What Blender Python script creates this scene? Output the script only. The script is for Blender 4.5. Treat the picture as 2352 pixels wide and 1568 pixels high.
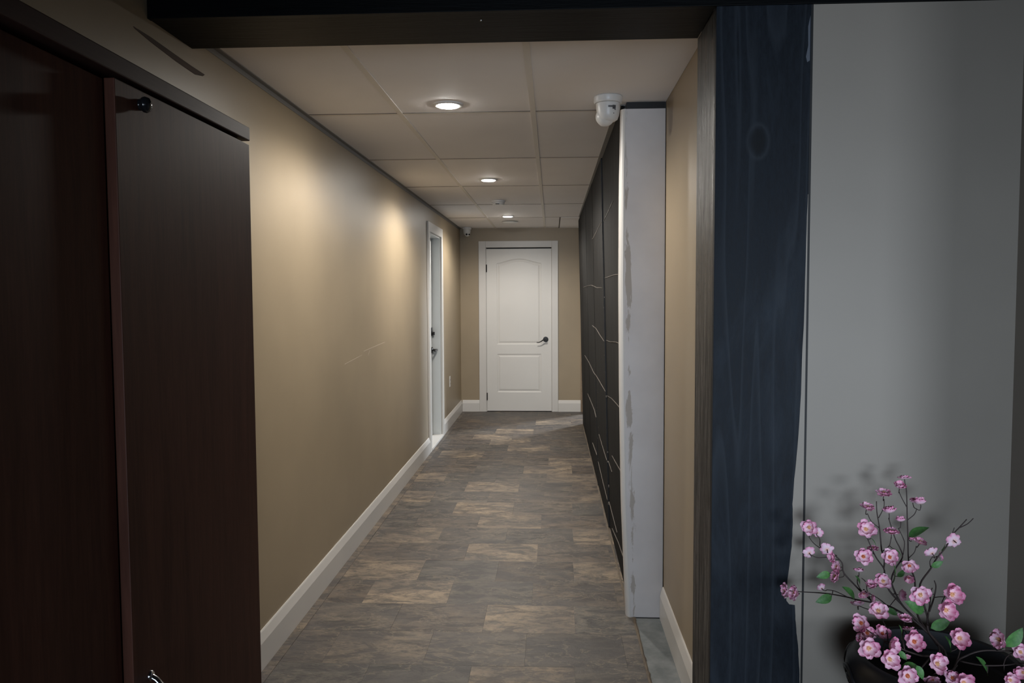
import bpy, bmesh, math, random
from math import sin, cos, pi, radians
from mathutils import Vector, Matrix, noise
random.seed(7)
S = bpy.context.scene
for o in list(bpy.data.objects):
    bpy.data.objects.remove(o)
COL = S.collection

# ------------------------------------------------------------------ camera
CAM_H = 1.4454
F_PX, PITCH, YAW, ROLL = 1822.9, -0.0572, 0.0504, -0.0047
fw = Vector((-sin(YAW), cos(YAW), 0)); rt = Vector((cos(YAW), sin(YAW), 0))
FW = fw*cos(PITCH) + Vector((0, 0, sin(PITCH))); UP = -fw*sin(PITCH) + Vector((0, 0, cos(PITCH)))
RT2 = rt*cos(ROLL) + UP*sin(ROLL); UP2 = -rt*sin(ROLL) + UP*cos(ROLL)
cd = bpy.data.cameras.new('camera'); cam = bpy.data.objects.new('camera', cd); COL.objects.link(cam)
cd.sensor_width = 36.0; cd.sensor_fit = 'HORIZONTAL'; cd.lens = F_PX*36.0/2352.0
cd.clip_start = 0.02; cd.clip_end = 60
cam.matrix_world = Matrix(((RT2.x, UP2.x, -FW.x, 0), (RT2.y, UP2.y, -FW.y, 0), (RT2.z, UP2.z, -FW.z, CAM_H), (0, 0, 0, 1)))
S.camera = cam

# ------------------------------------------------------------------ world, lights, exposure
W = bpy.data.worlds.new('world'); S.world = W; W.use_nodes = True
W.node_tree.nodes['Background'].inputs[0].default_value = (0.62, 0.78, 1.0, 1)
W.node_tree.nodes['Background'].inputs[1].default_value = 0.6
S.view_settings.view_transform = 'Standard'; S.view_settings.look = 'None'
S.view_settings.gamma = 1.0; S.view_settings.use_curve_mapping = False
S.view_settings.exposure = 0.0
LAMP_STRENGTH = 380.0      # visible glow of the lens
LAMP_POWER = 72.0         # each downlight's beam
def area(name, loc, target, sx, sy, power, color, spread=180):
    l = bpy.data.lights.new(name, 'AREA'); l.shape = 'RECTANGLE'; l.size = sx; l.size_y = sy
    l.energy = power; l.color = color; l.spread = radians(spread)
    o = bpy.data.objects.new(name, l); COL.objects.link(o); o.location = loc
    o.rotation_euler = (Vector(target) - Vector(loc)).to_track_quat('-Z', 'Y').to_euler()
    return o
# daylight entering by the window of the front room (behind the camera, to its right)
area('window_daylight', (0.0, -2.99, 0.95), (0.38, 2.2, 1.10), 1.8, 1.35, 9.2, (0.72, 0.85, 1.0), 44)
area('side_window_daylight', (3.2, -2.99, 0.95), (0.9, 2.2, 1.08), 1.4, 1.1, 4.6, (0.80, 0.89, 1.0), 40)
# daylight in the side passage at the far end of the corridor
area('passage_daylight', (2.1, 11.25, 1.3), (0.2, 9.2, 0.2), 0.35, 0.6, 26, (0.85, 0.93, 1.0), 60)

# ------------------------------------------------------------------ materials
def mat(name, col, rough=0.5, metal=0.0, emit=None, estr=0, spec=0.5):
    m = bpy.data.materials.new(name); m.use_nodes = True
    b = m.node_tree.nodes['Principled BSDF']
    b.inputs['Base Color'].default_value = (*col, 1); b.inputs['Roughness'].default_value = rough
    b.inputs['Metallic'].default_value = metal; b.inputs['Specular IOR Level'].default_value = spec
    if emit:
        b.inputs['Emission Color'].default_value = (*emit, 1); b.inputs['Emission Strength'].default_value = estr
    return m
class N:
    """small node graph helper"""
    def __init__(s, m): s.m = m; s.t = m.node_tree; s.b = s.t.nodes['Principled BSDF']
    def n(s, typ, **kw):
        x = s.t.nodes.new(typ)
        for k, v in kw.items():
            if hasattr(x, k): setattr(x, k, v)
        return x
    def l(s, a, b): s.t.links.new(a, b)
    def coord(s, scale=(1, 1, 1), loc=(0, 0, 0), kind='Object'):
        c = s.n('ShaderNodeTexCoord'); mp = s.n('ShaderNodeMapping')
        mp.inputs['Scale'].default_value = scale; mp.inputs['Location'].default_value = loc
        s.l(c.outputs[kind], mp.inputs['Vector']); return mp.outputs[0]
    def noise(s, vec, scale, detail=4, rough=0.55, dist=0.0, w=None):
        x = s.n('ShaderNodeTexNoise')
        if w is not None: x.noise_dimensions = '4D'; s.l(w, x.inputs['W'])
        x.inputs['Scale'].default_value = scale; x.inputs['Detail'].default_value = detail
        x.inputs['Roughness'].default_value = rough; x.inputs['Distortion'].default_value = dist
        s.l(vec, x.inputs['Vector']); return x.outputs['Fac']
    def ramp(s, fac, stops):
        r = s.n('ShaderNodeValToRGB'); e = r.color_ramp.elements
        while len(e) < len(stops): e.new(0.5)
        for i, (p, c) in enumerate(stops):
            e[i].position = p; e[i].color = (*c, 1) if len(c) == 3 else c
        s.l(fac, r.inputs[0]); return r.outputs[0]
    def mix(s, fac, a, b, blend='MIX'):
        x = s.n('ShaderNodeMix', data_type='RGBA', blend_type=blend)
        for sock, v in ((x.inputs[0], fac), (x.inputs[6], a), (x.inputs[7], b)):
            if isinstance(v, (int, float)): sock.default_value = v
            elif isinstance(v, tuple): sock.default_value = (*v, 1)
            else: s.l(v, sock)
        return x.outputs[2]
    def math(s, op, a, b=None):
        x = s.n('ShaderNodeMath', operation=op)
        for sock, v in ((x.inputs[0], a), (x.inputs[1], b)):
            if v is None: continue
            if isinstance(v, (int, float)): sock.default_value = v
            else: s.l(v, sock)
        return x.outputs[0]
    def color(s, c): s.l(c, s.b.inputs['Base Color'])
    def rough(s, r): s.l(r, s.b.inputs['Roughness'])
    def bump(s, h, strength=0.2, dist=0.01):
        x = s.n('ShaderNodeBump'); x.inputs['Strength'].default_value = strength; x.inputs['Distance'].default_value = dist
        s.l(h, x.inputs['Height']); s.l(x.outputs[0], s.b.inputs['Normal'])

def paint(name, col, rough, var=0.06, bump=0.08):
    m = mat(name, col, rough); g = N(m); v = g.coord()
    f = g.noise(v, 1.7, 3)
    g.color(g.ramp(f, [(0.3, tuple(c*(1-var) for c in col)), (0.7, tuple(min(1, c*(1+var)) for c in col))]))
    g.bump(g.noise(v, 160, 2), bump, 0.002)
    return m
def wood(name, dark, light, rough, axis='z', scale=1.0, bump=0.25, thr=(0.35, 0.7), rvar=0.0):
    m = mat(name, dark, rough); g = N(m)
    sc = {'z': (9, 9, 0.7), 'x': (0.7, 9, 9), 'y': (9, 0.7, 9)}[axis]
    v = g.coord(tuple(c*scale for c in sc))
    f1 = g.noise(v, 3.0, 6, 0.6, 0.6); v2 = g.coord(tuple(c*scale*5 for c in sc)); f2 = g.noise(v2, 4.0, 3)
    f = g.math('ADD', g.math('MULTIPLY', f1, 0.65), g.math('MULTIPLY', f2, 0.35))
    g.color(g.ramp(f, [(thr[0], dark), (thr[1], light)])); g.bump(f, bump, 0.003)
    if rvar:
        g.rough(g.math('ADD', g.math('MULTIPLY', g.math('SUBTRACT', 0.5, f), rvar), rough))
    return m

BEIGE = (0.318, 0.252, 0.167)
M = {}
M['beige'] = paint('beige_wall_paint', BEIGE, 0.42)
M['taupe'] = paint('taupe_wall_paint', (0.31, 0.275, 0.235), 0.5)
M['white'] = paint('white_trim_paint', (0.62, 0.60, 0.575), 0.38, 0.03, 0.04)
M['door_white'] = paint('white_door_paint', (0.66, 0.645, 0.62), 0.42, 0.02, 0.03)
M['steel_door'] = paint('cool_white_door_paint', (0.60, 0.62, 0.62), 0.35, 0.02, 0.02)
M['tee'] = mat('ceiling_tee_enamel', (0.74, 0.70, 0.645), 0.55)
M['angle'] = mat('wall_angle_enamel', (0.22, 0.21, 0.20), 0.6)
M['ceil_back'] = mat('plenum_and_shadow_dark', (0.12, 0.11, 0.10), 0.9)
M['black_metal'] = mat('black_metal', (0.012, 0.011, 0.011), 0.35, 0.3)
M['dark_gap'] = mat('caulk_and_gap_black', (0.006, 0.006, 0.007), 0.6)  # real caulk, plus dark strips in gaps and shaded joints
M['chrome'] = mat('chrome', (0.75, 0.77, 0.8), 0.12, 1.0)
M['plastic'] = mat('white_plastic', (0.70, 0.69, 0.67), 0.35)
M['plastic_grey'] = mat('grey_white_plastic', (0.52, 0.51, 0.50), 0.4)
M['lens_black'] = mat('black_glass_lens', (0.01, 0.01, 0.012), 0.1)
M['label'] = mat('grey_printed_label', (0.08, 0.08, 0.085), 0.5)
M['lamp'] = mat('led_lens', (1, 1, 1), 0.4, emit=(1.0, 0.97, 0.91), estr=LAMP_STRENGTH)
M['knob'] = mat('black_glossy_knob', (0.01, 0.011, 0.013), 0.12)

# ceiling tile: pale vinyl faced board
m = M['tile'] = mat('ceiling_tile_board', (0.5, 0.46, 0.41), 0.75); g = N(m); v = g.coord()
oi = g.n('ShaderNodeObjectInfo')
f = g.noise(v, 2.2, 3, w=g.math('MULTIPLY', oi.outputs['Random'], 30.0))
g.color(g.ramp(f, [(0.3, (0.83, 0.805, 0.80)), (0.7, (0.87, 0.845, 0.84))])); g.bump(g.noise(v, 120, 3), 0.12, 0.002)

# slate look sheet vinyl, base tint carried by each tile
m = M['vinyl'] = mat('slate_look_vinyl', (0.1, 0.09, 0.08), 0.42, spec=0.35); g = N(m)
oi = g.n('ShaderNodeObjectInfo'); wv = g.math('MULTIPLY', oi.outputs['Random'], 60.0)
v = g.coord((1, 2.1, 1))
f1 = g.noise(v, 5.5, 12, 0.74, 0.9, wv); f2 = g.noise(v, 15, 10, 0.74, 0.8, wv); f3 = g.noise(v, 3.4, 7, 0.62, 0.5, wv); f4 = g.noise(v, 2.6, 3, 0.5, 0.2, g.math('ADD', wv, 7.0))
base = oi.outputs['Color']
dk = g.mix(1.0, base, (0.50, 0.49, 0.51), 'MULTIPLY'); lt = g.mix(1.0, base, (1.85, 1.76, 1.62), 'MULTIPLY')
c = g.mix(g.ramp(f1, [(0.44, (0, 0, 0)), (0.50, (0.55, 0.55, 0.55)), (0.58, (1, 1, 1))]), dk, lt)
c = g.mix(g.ramp(f4, [(0.40, (0.6, 0.6, 0.6)), (0.60, (0, 0, 0))]), c, (0.062, 0.056, 0.056))
c = g.mix(g.ramp(f2, [(0.42, (0.6, 0.6, 0.6)), (0.50, (0, 0, 0))]), c, (0.036, 0.033, 0.032))
ridge = g.math('ABSOLUTE', g.math('SUBTRACT', f3, 0.5))
c = g.mix(g.ramp(ridge, [(0.0, (0.6, 0.6, 0.6)), (0.013, (0, 0, 0))]), c, (0.22, 0.175, 0.125))
g.color(c); g.rough(g.math('ADD', g.math('MULTIPLY', f2, 0.3), 0.3)); g.bump(g.math('ADD', f1, g.math('MULTIPLY', f2, 0.6)), 0.6, 0.006)
M['dark_ceiling'] = paint('dark_ceiling_paint', (0.05, 0.048, 0.045), 0.8)
M['vinyl_edge'] = wood('torn_vinyl_edge', (0.05, 0.039, 0.029), (0.17, 0.13, 0.09), 0.8, 'y', 3)
m = M['concrete'] = mat('bare_grey_subfloor', (0.15, 0.165, 0.175), 0.7); g = N(m); v = g.coord()
g.color(g.ramp(g.noise(v, 9, 6, 0.65), [(0.35, (0.10, 0.115, 0.12)), (0.6, (0.17, 0.185, 0.19)), (0.75, (0.24, 0.23, 0.20))]))
M['front_floor'] = wood('brown_floor', (0.07, 0.055, 0.045), (0.13, 0.10, 0.08), 0.5, 'x')

M['blue_board'] = None
m = M['blue_board'] = mat('blue_black_stained_board', (0.02, 0.026, 0.036), 0.5, spec=0.16); g = N(m)
v = g.coord((6, 6, 0.3)); fa = g.noise(v, 1.5, 2, 0.4, 0.35)
wv = g.n('ShaderNodeMath', operation='FRACT'); g.l(g.math('MULTIPLY', fa, 7.0), wv.inputs[0])
fine = g.noise(g.coord((30, 30, 7)), 3, 8, 0.78)
ring = g.ramp(wv.outputs[0], [(0.0, (0, 0, 0)), (0.70, (0.03, 0.03, 0.03)), (0.93, (0.42, 0.42, 0.42)), (1.0, (0.05, 0.05, 0.05))])
c = g.mix(g.ramp(fine, [(0.35, (0, 0, 0)), (0.7, (1, 1, 1))]), (0.0045, 0.0070, 0.0115), (0.0125, 0.0180, 0.0265))
haze = g.noise(g.coord((5, 5, 1.6), (3, 0, 1)), 1.3, 6, 0.7, 0.5)
c = g.mix(g.ramp(haze, [(0.48, (0, 0, 0)), (0.72, (0.6, 0.6, 0.6))]), c, (0.026, 0.036, 0.050))
c = g.mix(ring, c, (0.034, 0.043, 0.056)); g.color(c)
# two knots
k = g.coord((1, 1, 0.62), (-0.565, 0, -1.865*0.62)); sp = g.n('ShaderNodeVectorMath', operation='LENGTH')
xz = g.n('ShaderNodeSeparateXYZ'); g.l(k, xz.inputs[0]); cx = g.n('ShaderNodeCombineXYZ'); g.l(xz.outputs[0], cx.inputs[0]); g.l(xz.outputs[2], cx.inputs[1]); g.l(cx.outputs[0], sp.inputs[0])
d = g.math('ADD', sp.outputs['Value'], g.math('MULTIPLY', fine, 0.006))
kn = g.ramp(d, [(0.0, (0.7, 0.7, 0.7)), (0.018, (0.8, 0.8, 0.8)), (0.026, (0.25, 0.25, 0.25)), (0.033, (0, 0, 0))])
c2 = g.mix(kn, c, (0.005, 0.006, 0.008))
kr = g.ramp(d, [(0.026, (0, 0, 0)), (0.031, (0.5, 0.5, 0.5)), (0.038, (0, 0, 0))])
g.color(g.mix(kr, c2, (0.035, 0.042, 0.052)))
g.bump(fine, 0.35, 0.002); g.rough(g.math('ADD', g.math('MULTIPLY', fine, 0.3), 0.40))
M['jamb_board'] = wood('dark_brown_stained_board', (0.004, 0.0033, 0.0027), (0.040, 0.032, 0.025), 0.40, 'z', 1.7, 1.0, (0.42, 0.62), 1.2); M['jamb_board'].node_tree.nodes['Principled BSDF'].inputs['Specular IOR Level'].default_value = 0.38
M['soffit_board'] = wood('dark_brown_stained_soffit', (0.0025, 0.002, 0.0016), (0.008, 0.006, 0.0045), 0.5, 'x', 1.3, 0.5); M['soffit_board'].node_tree.nodes['Principled BSDF'].inputs['Specular IOR Level'].default_value = 0.08
M['head_board'] = wood('black_stained_head_board', (0.0012, 0.0016, 0.002), (0.003, 0.004, 0.005), 0.5, 'x', 1.3, 0.4); M['head_board'].node_tree.nodes['Principled BSDF'].inputs['Specular IOR Level'].default_value = 0.1
M['cabinet'] = wood('mahogany_laminate', (0.058, 0.0215, 0.0140), (0.105, 0.041, 0.0265), 0.5, 'z', 1.2, 0.03); M['cabinet'].node_tree.nodes['Principled BSDF'].inputs['Specular IOR Level'].default_value = 0.13
M['cabinet_top'] = wood('mahogany_laminate_top', (0.046, 0.022, 0.018), (0.068, 0.034, 0.027), 0.5, 'y', 1.2, 0.03); M['cabinet_top'].node_tree.nodes['Principled BSDF'].inputs['Specular IOR Level'].default_value = 0.13
M['streak_brown'] = wood('brown_streak', (0.055, 0.034, 0.025), (0.10, 0.064, 0.045), 0.8, 'y')
M['raw_strip'] = wood('rough_raw_wood', (0.16, 0.11, 0.075), (0.36, 0.28, 0.2), 0.8, 'z', 2)

m = M['panel'] = mat('black_wall_panel', (0.02, 0.018, 0.016), 0.6, spec=0.12); g = N(m)
f = g.noise(g.coord((1, 3.2, 0.55)), 3, 9, 0.72, 0.8); f2 = g.noise(g.coord((1, 11, 0.8)), 3, 7, 0.7, 0.6)
f = g.math('ADD', g.math('MULTIPLY', f, 0.6), g.math('MULTIPLY', f2, 0.4))
g.color(g.ramp(f, [(0.38, (0.0025, 0.0024, 0.0023)), (0.52, (0.006, 0.0057, 0.0053)), (0.66, (0.030, 0.027, 0.0245))])); g.bump(f, 0.35, 0.004)
g.rough(g.math('ADD', g.math('MULTIPLY', f, 0.7), 0.42))
M['vein'] = paint('pale_vein', (0.17, 0.15, 0.13), 0.5, 0.25)
# bare drywall with torn tan paper near the corner bead
m = M['drywall'] = mat('primed_drywall', (0.55, 0.53, 0.53), 0.7); g = N(m)
c = g.coord(); xs = g.n('ShaderNodeSeparateXYZ'); g.l(c, xs.inputs[0])
f = g.noise(g.coord((17, 17, 3.6)), 1.0, 8, 0.72, 0.5)
zz = g.n('ShaderNodeMapRange'); zz.inputs[1].default_value = 0.0; zz.inputs[2].default_value = 2.2; zz.inputs[3].default_value = 0.366; zz.inputs[4].default_value = 0.318
g.l(xs.outputs[2], zz.inputs[0])
dx = g.math('ABSOLUTE', g.math('SUBTRACT', xs.outputs[0], zz.outputs[0]))
msk = g.math('SUBTRACT', f, g.math('MULTIPLY', dx, 8.0))
base = g.ramp(g.noise(c, 5, 3), [(0.3, (0.61, 0.575, 0.565)), (0.7, (0.68, 0.645, 0.635))])
g.color(g.mix(g.ramp(msk, [(0.46, (0, 0, 0)), (0.50, (1, 1, 1))]), base, (0.43, 0.385, 0.345))); g.bump(f, 0.15, 0.004)

def vcol(name, rough):
    m = mat(name, (1, 1, 1), rough); g = N(m); a = g.n('ShaderNodeVertexColor'); a.layer_name = 'tint'
    g.color(a.outputs['Color']); return m
M['petal'] = vcol('silk_petal', 0.6)
M['stamen'] = mat('yellow_stamen', (0.75, 0.45, 0.22), 0.6)
M['stamen_orange'] = mat('orange_stamen', (0.60, 0.17, 0.06), 0.6)
M['stem'] = mat('brown_twig', (0.048, 0.032, 0.030), 0.65)
m = M['leaf'] = mat('green_silk_leaf', (0.06, 0.2, 0.05), 0.5); g = N(m); v = g.coord()
g.color(g.ramp(g.noise(v, 6, 3), [(0.3, (0.045, 0.16, 0.04)), (0.7, (0.11, 0.30, 0.075))]))
M['bowl'] = mat('black_ceramic', (0.012, 0.012, 0.014), 0.38)
m = M['bowl_in'] = mat('charcoal_bowl_lining', (0.07, 0.074, 0.082), 0.55)
M['moss'] = wood('dry_moss', (0.025, 0.018, 0.012), (0.09, 0.07, 0.045), 0.9, 'x', 4, 1.0)
M['stand'] = wood('dark_table_wood', (0.02, 0.013, 0.01), (0.04, 0.026, 0.02), 0.5, 'x')

# ------------------------------------------------------------------ mesh helpers
def box(bm, x0, x1, y0, y1, z0, z1, bev=0.0):
    g0 = bmesh.ops.create_cube(bm, size=1.0)
    for v in g0['verts']:
        v.co = Vector(((x0+x1)/2 + v.co.x*(x1-x0), (y0+y1)/2 + v.co.y*(y1-y0), (z0+z1)/2 + v.co.z*(z1-z0)))
    if bev:
        es = list({e for v in g0['verts'] for e in v.link_edges})
        bmesh.ops.bevel(bm, geom=es, offset=bev, segments=2, affect='EDGES', profile=0.6)
def loops(bm, rings, cap0=True, cap1=True, close=True):
    vs = [[bm.verts.new(p) for p in r] for r in rings]
    n = len(vs[0])
    for a, b in zip(vs, vs[1:]):
        for i in range(n if close else n-1):
            j = (i+1) % n
            try: bm.faces.new((a[i], a[j], b[j], b[i]))
            except ValueError: pass
    if cap0 and close: bm.faces.new(list(reversed(vs[0])))
    if cap1 and close: bm.faces.new(vs[-1])
    return vs
def tube(bm, pts, rad, n=7):
    pts = [Vector(p) for p in pts]
    rs = rad if isinstance(rad, (list, tuple)) else [rad]*len(pts)
    rings = []; ref = Vector((0.31, 0.2, 0.93))
    for i, p in enumerate(pts):
        d = (pts[min(i+1, len(pts)-1)] - pts[max(i-1, 0)]).normalized()
        a = d.cross(ref)
        if a.length < 0.1: a = d.cross(Vector((1, 0, 0)))
        a.normalize(); b = d.cross(a)
        rings.append([p + (a*cos(2*pi*k/n) + b*sin(2*pi*k/n))*rs[i] for k in range(n)])
    loops(bm, rings)
def lathe(bm, prof, n=32, mtx=None, cap0=True, cap1=True):
    mtx = mtx or Matrix()
    rings = [[mtx @ Vector((r*cos(2*pi*k/n), r*sin(2*pi*k/n), z)) for k in range(n)] for r, z in prof]
    loops(bm, rings, cap0, cap1)
def prism(bm, outline, fn, t0, t1):
    """extrude a 2-D outline; fn(u, v, t) -> point"""
    loops(bm, [[fn(u, v, t0) for u, v in outline], [fn(u, v, t1) for u, v in outline]])
def link(name, bm, material, parent=None, smooth=False):
    bmesh.ops.recalc_face_normals(bm, faces=bm.faces)
    me = bpy.data.meshes.new(name); bm.to_mesh(me); bm.free()
    if material: me.materials.append(material)
    if smooth:
        for p in me.polygons: p.use_smooth = True
    o = bpy.data.objects.new(name, me); COL.objects.link(o)
    if parent: o.parent = parent
    return o
def auto(o, deg=35):
    me = o.data
    for p in me.polygons: p.use_smooth = True
    me.set_sharp_from_angle(angle=radians(deg))
    return o
def B(name, dims, material, parent=None, bev=0.0):
    bm = bmesh.new()
    for d in (dims if isinstance(dims[0], (list, tuple)) else [dims]): box(bm, *d, bev)
    return link(name, bm, material, parent)
def empty(name, loc=(0, 0, 0)):
    o = bpy.data.objects.new(name, None); COL.objects.link(o); o.location = loc; o.empty_display_size = 0.05
    return o
def tag(o, label, cat, group=None):
    o['label'] = label; o['category'] = cat
    if group: o['group'] = group
    return o
def struct(o, label=None):
    o['kind'] = 'structure'
    if label: o['label'] = label
    return o

# ------------------------------------------------------------------ room dimensions
XL, XR, CEIL, FAR = -1.139, 0.497, 2.285, 9.876
XJ, JF, JB, XB, ZB = 0.449, 2.233, 2.514, 0.703, 2.231
YC, YP1 = 3.52, 8.93                       # drywall column face, far end of the panelled partition
FC = 2.56                                  # ceiling of the front room

# ---- walls
DY0, DY1, DZ = 7.31, 8.09, 2.05            # left door opening
wl = struct(B('wall_left', [(XL-0.16, XL, -3.0, DY0, 0, FC), (XL-0.16, XL, DY1, FAR, 0, FC), (XL-0.16, XL, DY0, DY1, DZ, FC)], M['beige']), 'long beige wall on the left of the corridor')
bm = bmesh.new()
prism(bm, [(2.155, 2.184), (2.165, 2.180), (2.25, 2.171), (2.40, 2.161), (2.53, 2.157), (2.585, 2.167), (2.60, 2.176), (2.50, 2.177), (2.40, 2.180), (2.25, 2.185)], lambda u, v, t: (t, u, v), XL-0.001, XL+0.0015)  # thin dark brown strip on the wall, tapered at its ends
link('wall_streak', bm, M['streak_brown'], wl)['label'] = 'dark brown streak on the wall near the beam'
bm = bmesh.new()
for (y0, z0, y1, z1, w) in [(4.75, 1.115, 5.35, 1.135, 0.006), (4.3, 1.075, 4.7, 1.095, 0.004), (5.72, 1.15, 5.75, 1.17, 0.012), (4.86, 1.085, 4.9, 1.105, 0.01)]:
    prism(bm, [(y0, z0-w/2), (y1, z1-w/2), (y1, z1+w/2), (y0, z0+w/2)], lambda u, v, t: (t, u, v), XL-0.001, XL+0.0008)
link('scratch_marks', bm, paint('pale_scratch', (0.40, 0.33, 0.25), 0.5), wl)
struct(B('wall_far', [(XL-0.16, -0.825, FAR, FAR+0.14, 0, CEIL+0.03), (0.008, 0.62, FAR, FAR+0.14, 0, CEIL+0.03), (-0.825, 0.008, FAR, FAR+0.14, 2.045, CEIL+0.03), (-0.83, 0.01, FAR+0.10, FAR+0.14, 0, 2.05)], M['beige']), 'beige end wall holding the white panel door')
struct(B('wall_right', (XR, 0.62, JB-0.27, YC+0.6, 0, CEIL+0.02), M['beige']), 'short beige wall strip behind the dark post')
wfr = struct(B('wall_front', [(XB+0.006, 1.40, 2.240, 2.36, 0, FC), (0.47, XB+0.006, 2.2525, 2.36, 0, FC)], M['taupe']), 'taupe wall beside the blue black post')
struct(B('wall_return', [(1.268, 1.40, 1.75, 2.240, 0, FC), (1.268, 4.3, 1.63, 1.75, 0, FC)], M['taupe']))
struct(B('wall_window_side', (4.2, 4.3, -3.0, 1.63, 0, FC), M['taupe']))
struct(B('wall_back', [(XL-0.16, -0.95, -3.12, -3.0, 0, FC), (0.95, 2.5, -3.12, -3.0, 0, FC), (3.9, 4.3, -3.12, -3.0, 0, FC), (-0.95, 0.95, -3.12, -3.0, 0, 0.25), (-0.95, 0.95, -3.12, -3.0, 1.66, FC), (2.5, 3.9, -3.12, -3.0, 0, 0.37), (2.5, 3.9, -3.12, -3.0, 1.53, FC)], M['taupe']))
def window(name, x0, x1, z0, z1):
    xm = (x0+x1)/2
    struct(B(name, [(x0, x0+0.04, -3.10, -3.03, z0, z1), (x1-0.04, x1, -3.10, -3.03, z0, z1), (x0+0.04, x1-0.04, -3.10, -3.03, z0, z0+0.04), (x0+0.04, x1-0.04, -3.10, -3.03, z1-0.04, z1), (xm-0.02, xm+0.02, -3.09, -3.04, z0+0.04, z1-0.04)], M['white']))
window('window_1', -0.95, 0.95, 0.25, 1.66); window('window_2', 2.5, 3.9, 0.37, 1.53)
# side passage that opens on the right at the far end
struct(B('wall_side_passage', [(0.62, 2.9, YP1-0.1, YP1, 0, CEIL+0.02), (2.8, 2.9, YP1, 11.6, 0, CEIL+0.02), (0.52, 2.9, 11.5, 11.6, 0, CEIL+0.02), (0.52, 0.62, FAR+0.14, 11.5, 0, CEIL+0.02)], M['beige']))

# ---- partition with its panels
part = struct(B('wall_partition', [(0.395, 0.62, YC+0.02, YP1, 0, CEIL+0.02)], M['ceil_back']), 'partition clad in black panels with a bare drywall end')
def beadx(z):
    pts = [(0, 0.352), (0.5, 0.330), (1.02, 0.320), (1.5, 0.316), (1.94, 0.317), (2.255, 0.322)]
    for (a, xa), (b, xb) in zip(pts, pts[1:]):
        if z <= b: return xa + (xb-xa)*(z-a)/(b-a)
    return pts[-1][1]
zs = [i*2.254/24 for i in range(25)]
bm = bmesh.new()
out = [(beadx(z), z) for z in zs] + [(XR-0.0035, z) for z in reversed(zs)]
loops(bm, [[(u, YC, v) for u, v in out], [(u, YC+0.016, v) for u, v in out]])
bmesh.ops.triangulate(bm, faces=[f for f in bm.faces if len(f.verts) > 4])
link('drywall_face', bm, M['drywall'], part)['label'] = 'bare drywall end face with torn paper spots'
bm = bmesh.new()
rings = []
for z in zs:
    x = beadx(z); rings.append([(x-0.004, YC-0.003, z), (x+0.002, YC-0.0025, z), (x+0.002, YC+0.002, z), (x-0.012, YC+0.05, z), (x-0.020, YC+0.05, z), (x-0.021, YC+0.020, z), (x-0.0175, YC+0.009, z), (x-0.011, YC+0.001, z)])
loops(bm, rings)
link('corner_bead', bm, M['white'], part)['label'] = 'white corner bead strip'
B('top_strip', (0.326, XR-0.004, YC+0.004, YC+0.03, 2.2545, CEIL-0.002), M['dark_gap'], part)
def px_(z): return 0.353 - 0.052*z/CEIL
joints = [3.57, 4.91, 6.0, 7.1, 8.2, YP1]
OFF = [0.006, -0.002, -0.0035, -0.0045, -0.005]
rng = random.Random(3)
for a, b in zip(joints, joints[1:]):
    bm = bmesh.new(); n = 40; ya, yb = [], []
    for i in range(n+1):
        z = 0.004 + (CEIL-0.008)*i/n
        j0 = 0.004 + 0.004*noise.noise((a*3, z*9, 0)); j1 = 0.004 + 0.005*noise.noise((b*3, z*11, 4))
        ya.append((a+j0, z)); yb.append((b-j1, z))
    ol = ya + list(reversed(yb)); th = 0.012; off = OFF[joints.index(a)]
    loops(bm, [[(px_(v)+off, u, v) for u, v in ol], [(px_(v)+off+th, u, v) for u, v in ol]], cap0=False, cap1=False)
    # front and back as strips
    for dx in (0, th):
        va = [bm.verts.new((px_(v)+off+dx, u, v)) for u, v in ya]; vb = [bm.verts.new((px_(v)+off+dx, u, v)) for u, v in yb]
        for i in range(n): bm.faces.new((va[i], vb[i], vb[i+1], va[i+1]))
    bmesh.ops.remove_doubles(bm, verts=bm.verts, dist=1e-5)
    link('wall_panel', bm, M['panel'], part)
for a, o0, o1, zt in ((4.91, 0.006, -0.0025, CEIL-0.01), (6.0, -0.002, -0.0055, 0.8)):  # dark strips added over the panel edges, standing in for shade at the joint
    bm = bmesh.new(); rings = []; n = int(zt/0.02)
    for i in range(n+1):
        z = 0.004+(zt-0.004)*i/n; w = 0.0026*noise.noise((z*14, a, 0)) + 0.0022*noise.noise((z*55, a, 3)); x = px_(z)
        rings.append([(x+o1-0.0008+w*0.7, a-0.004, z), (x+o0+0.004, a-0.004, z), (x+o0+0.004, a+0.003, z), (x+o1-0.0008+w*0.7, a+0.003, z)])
    loops(bm, rings); link('joint_shade_strip', bm, M['dark_gap'], part)
B('backing_strip', (0.362, 0.397, YC+0.05, YP1, 0, CEIL-0.004), M['dark_gap'], part)
K = 0.957
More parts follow.
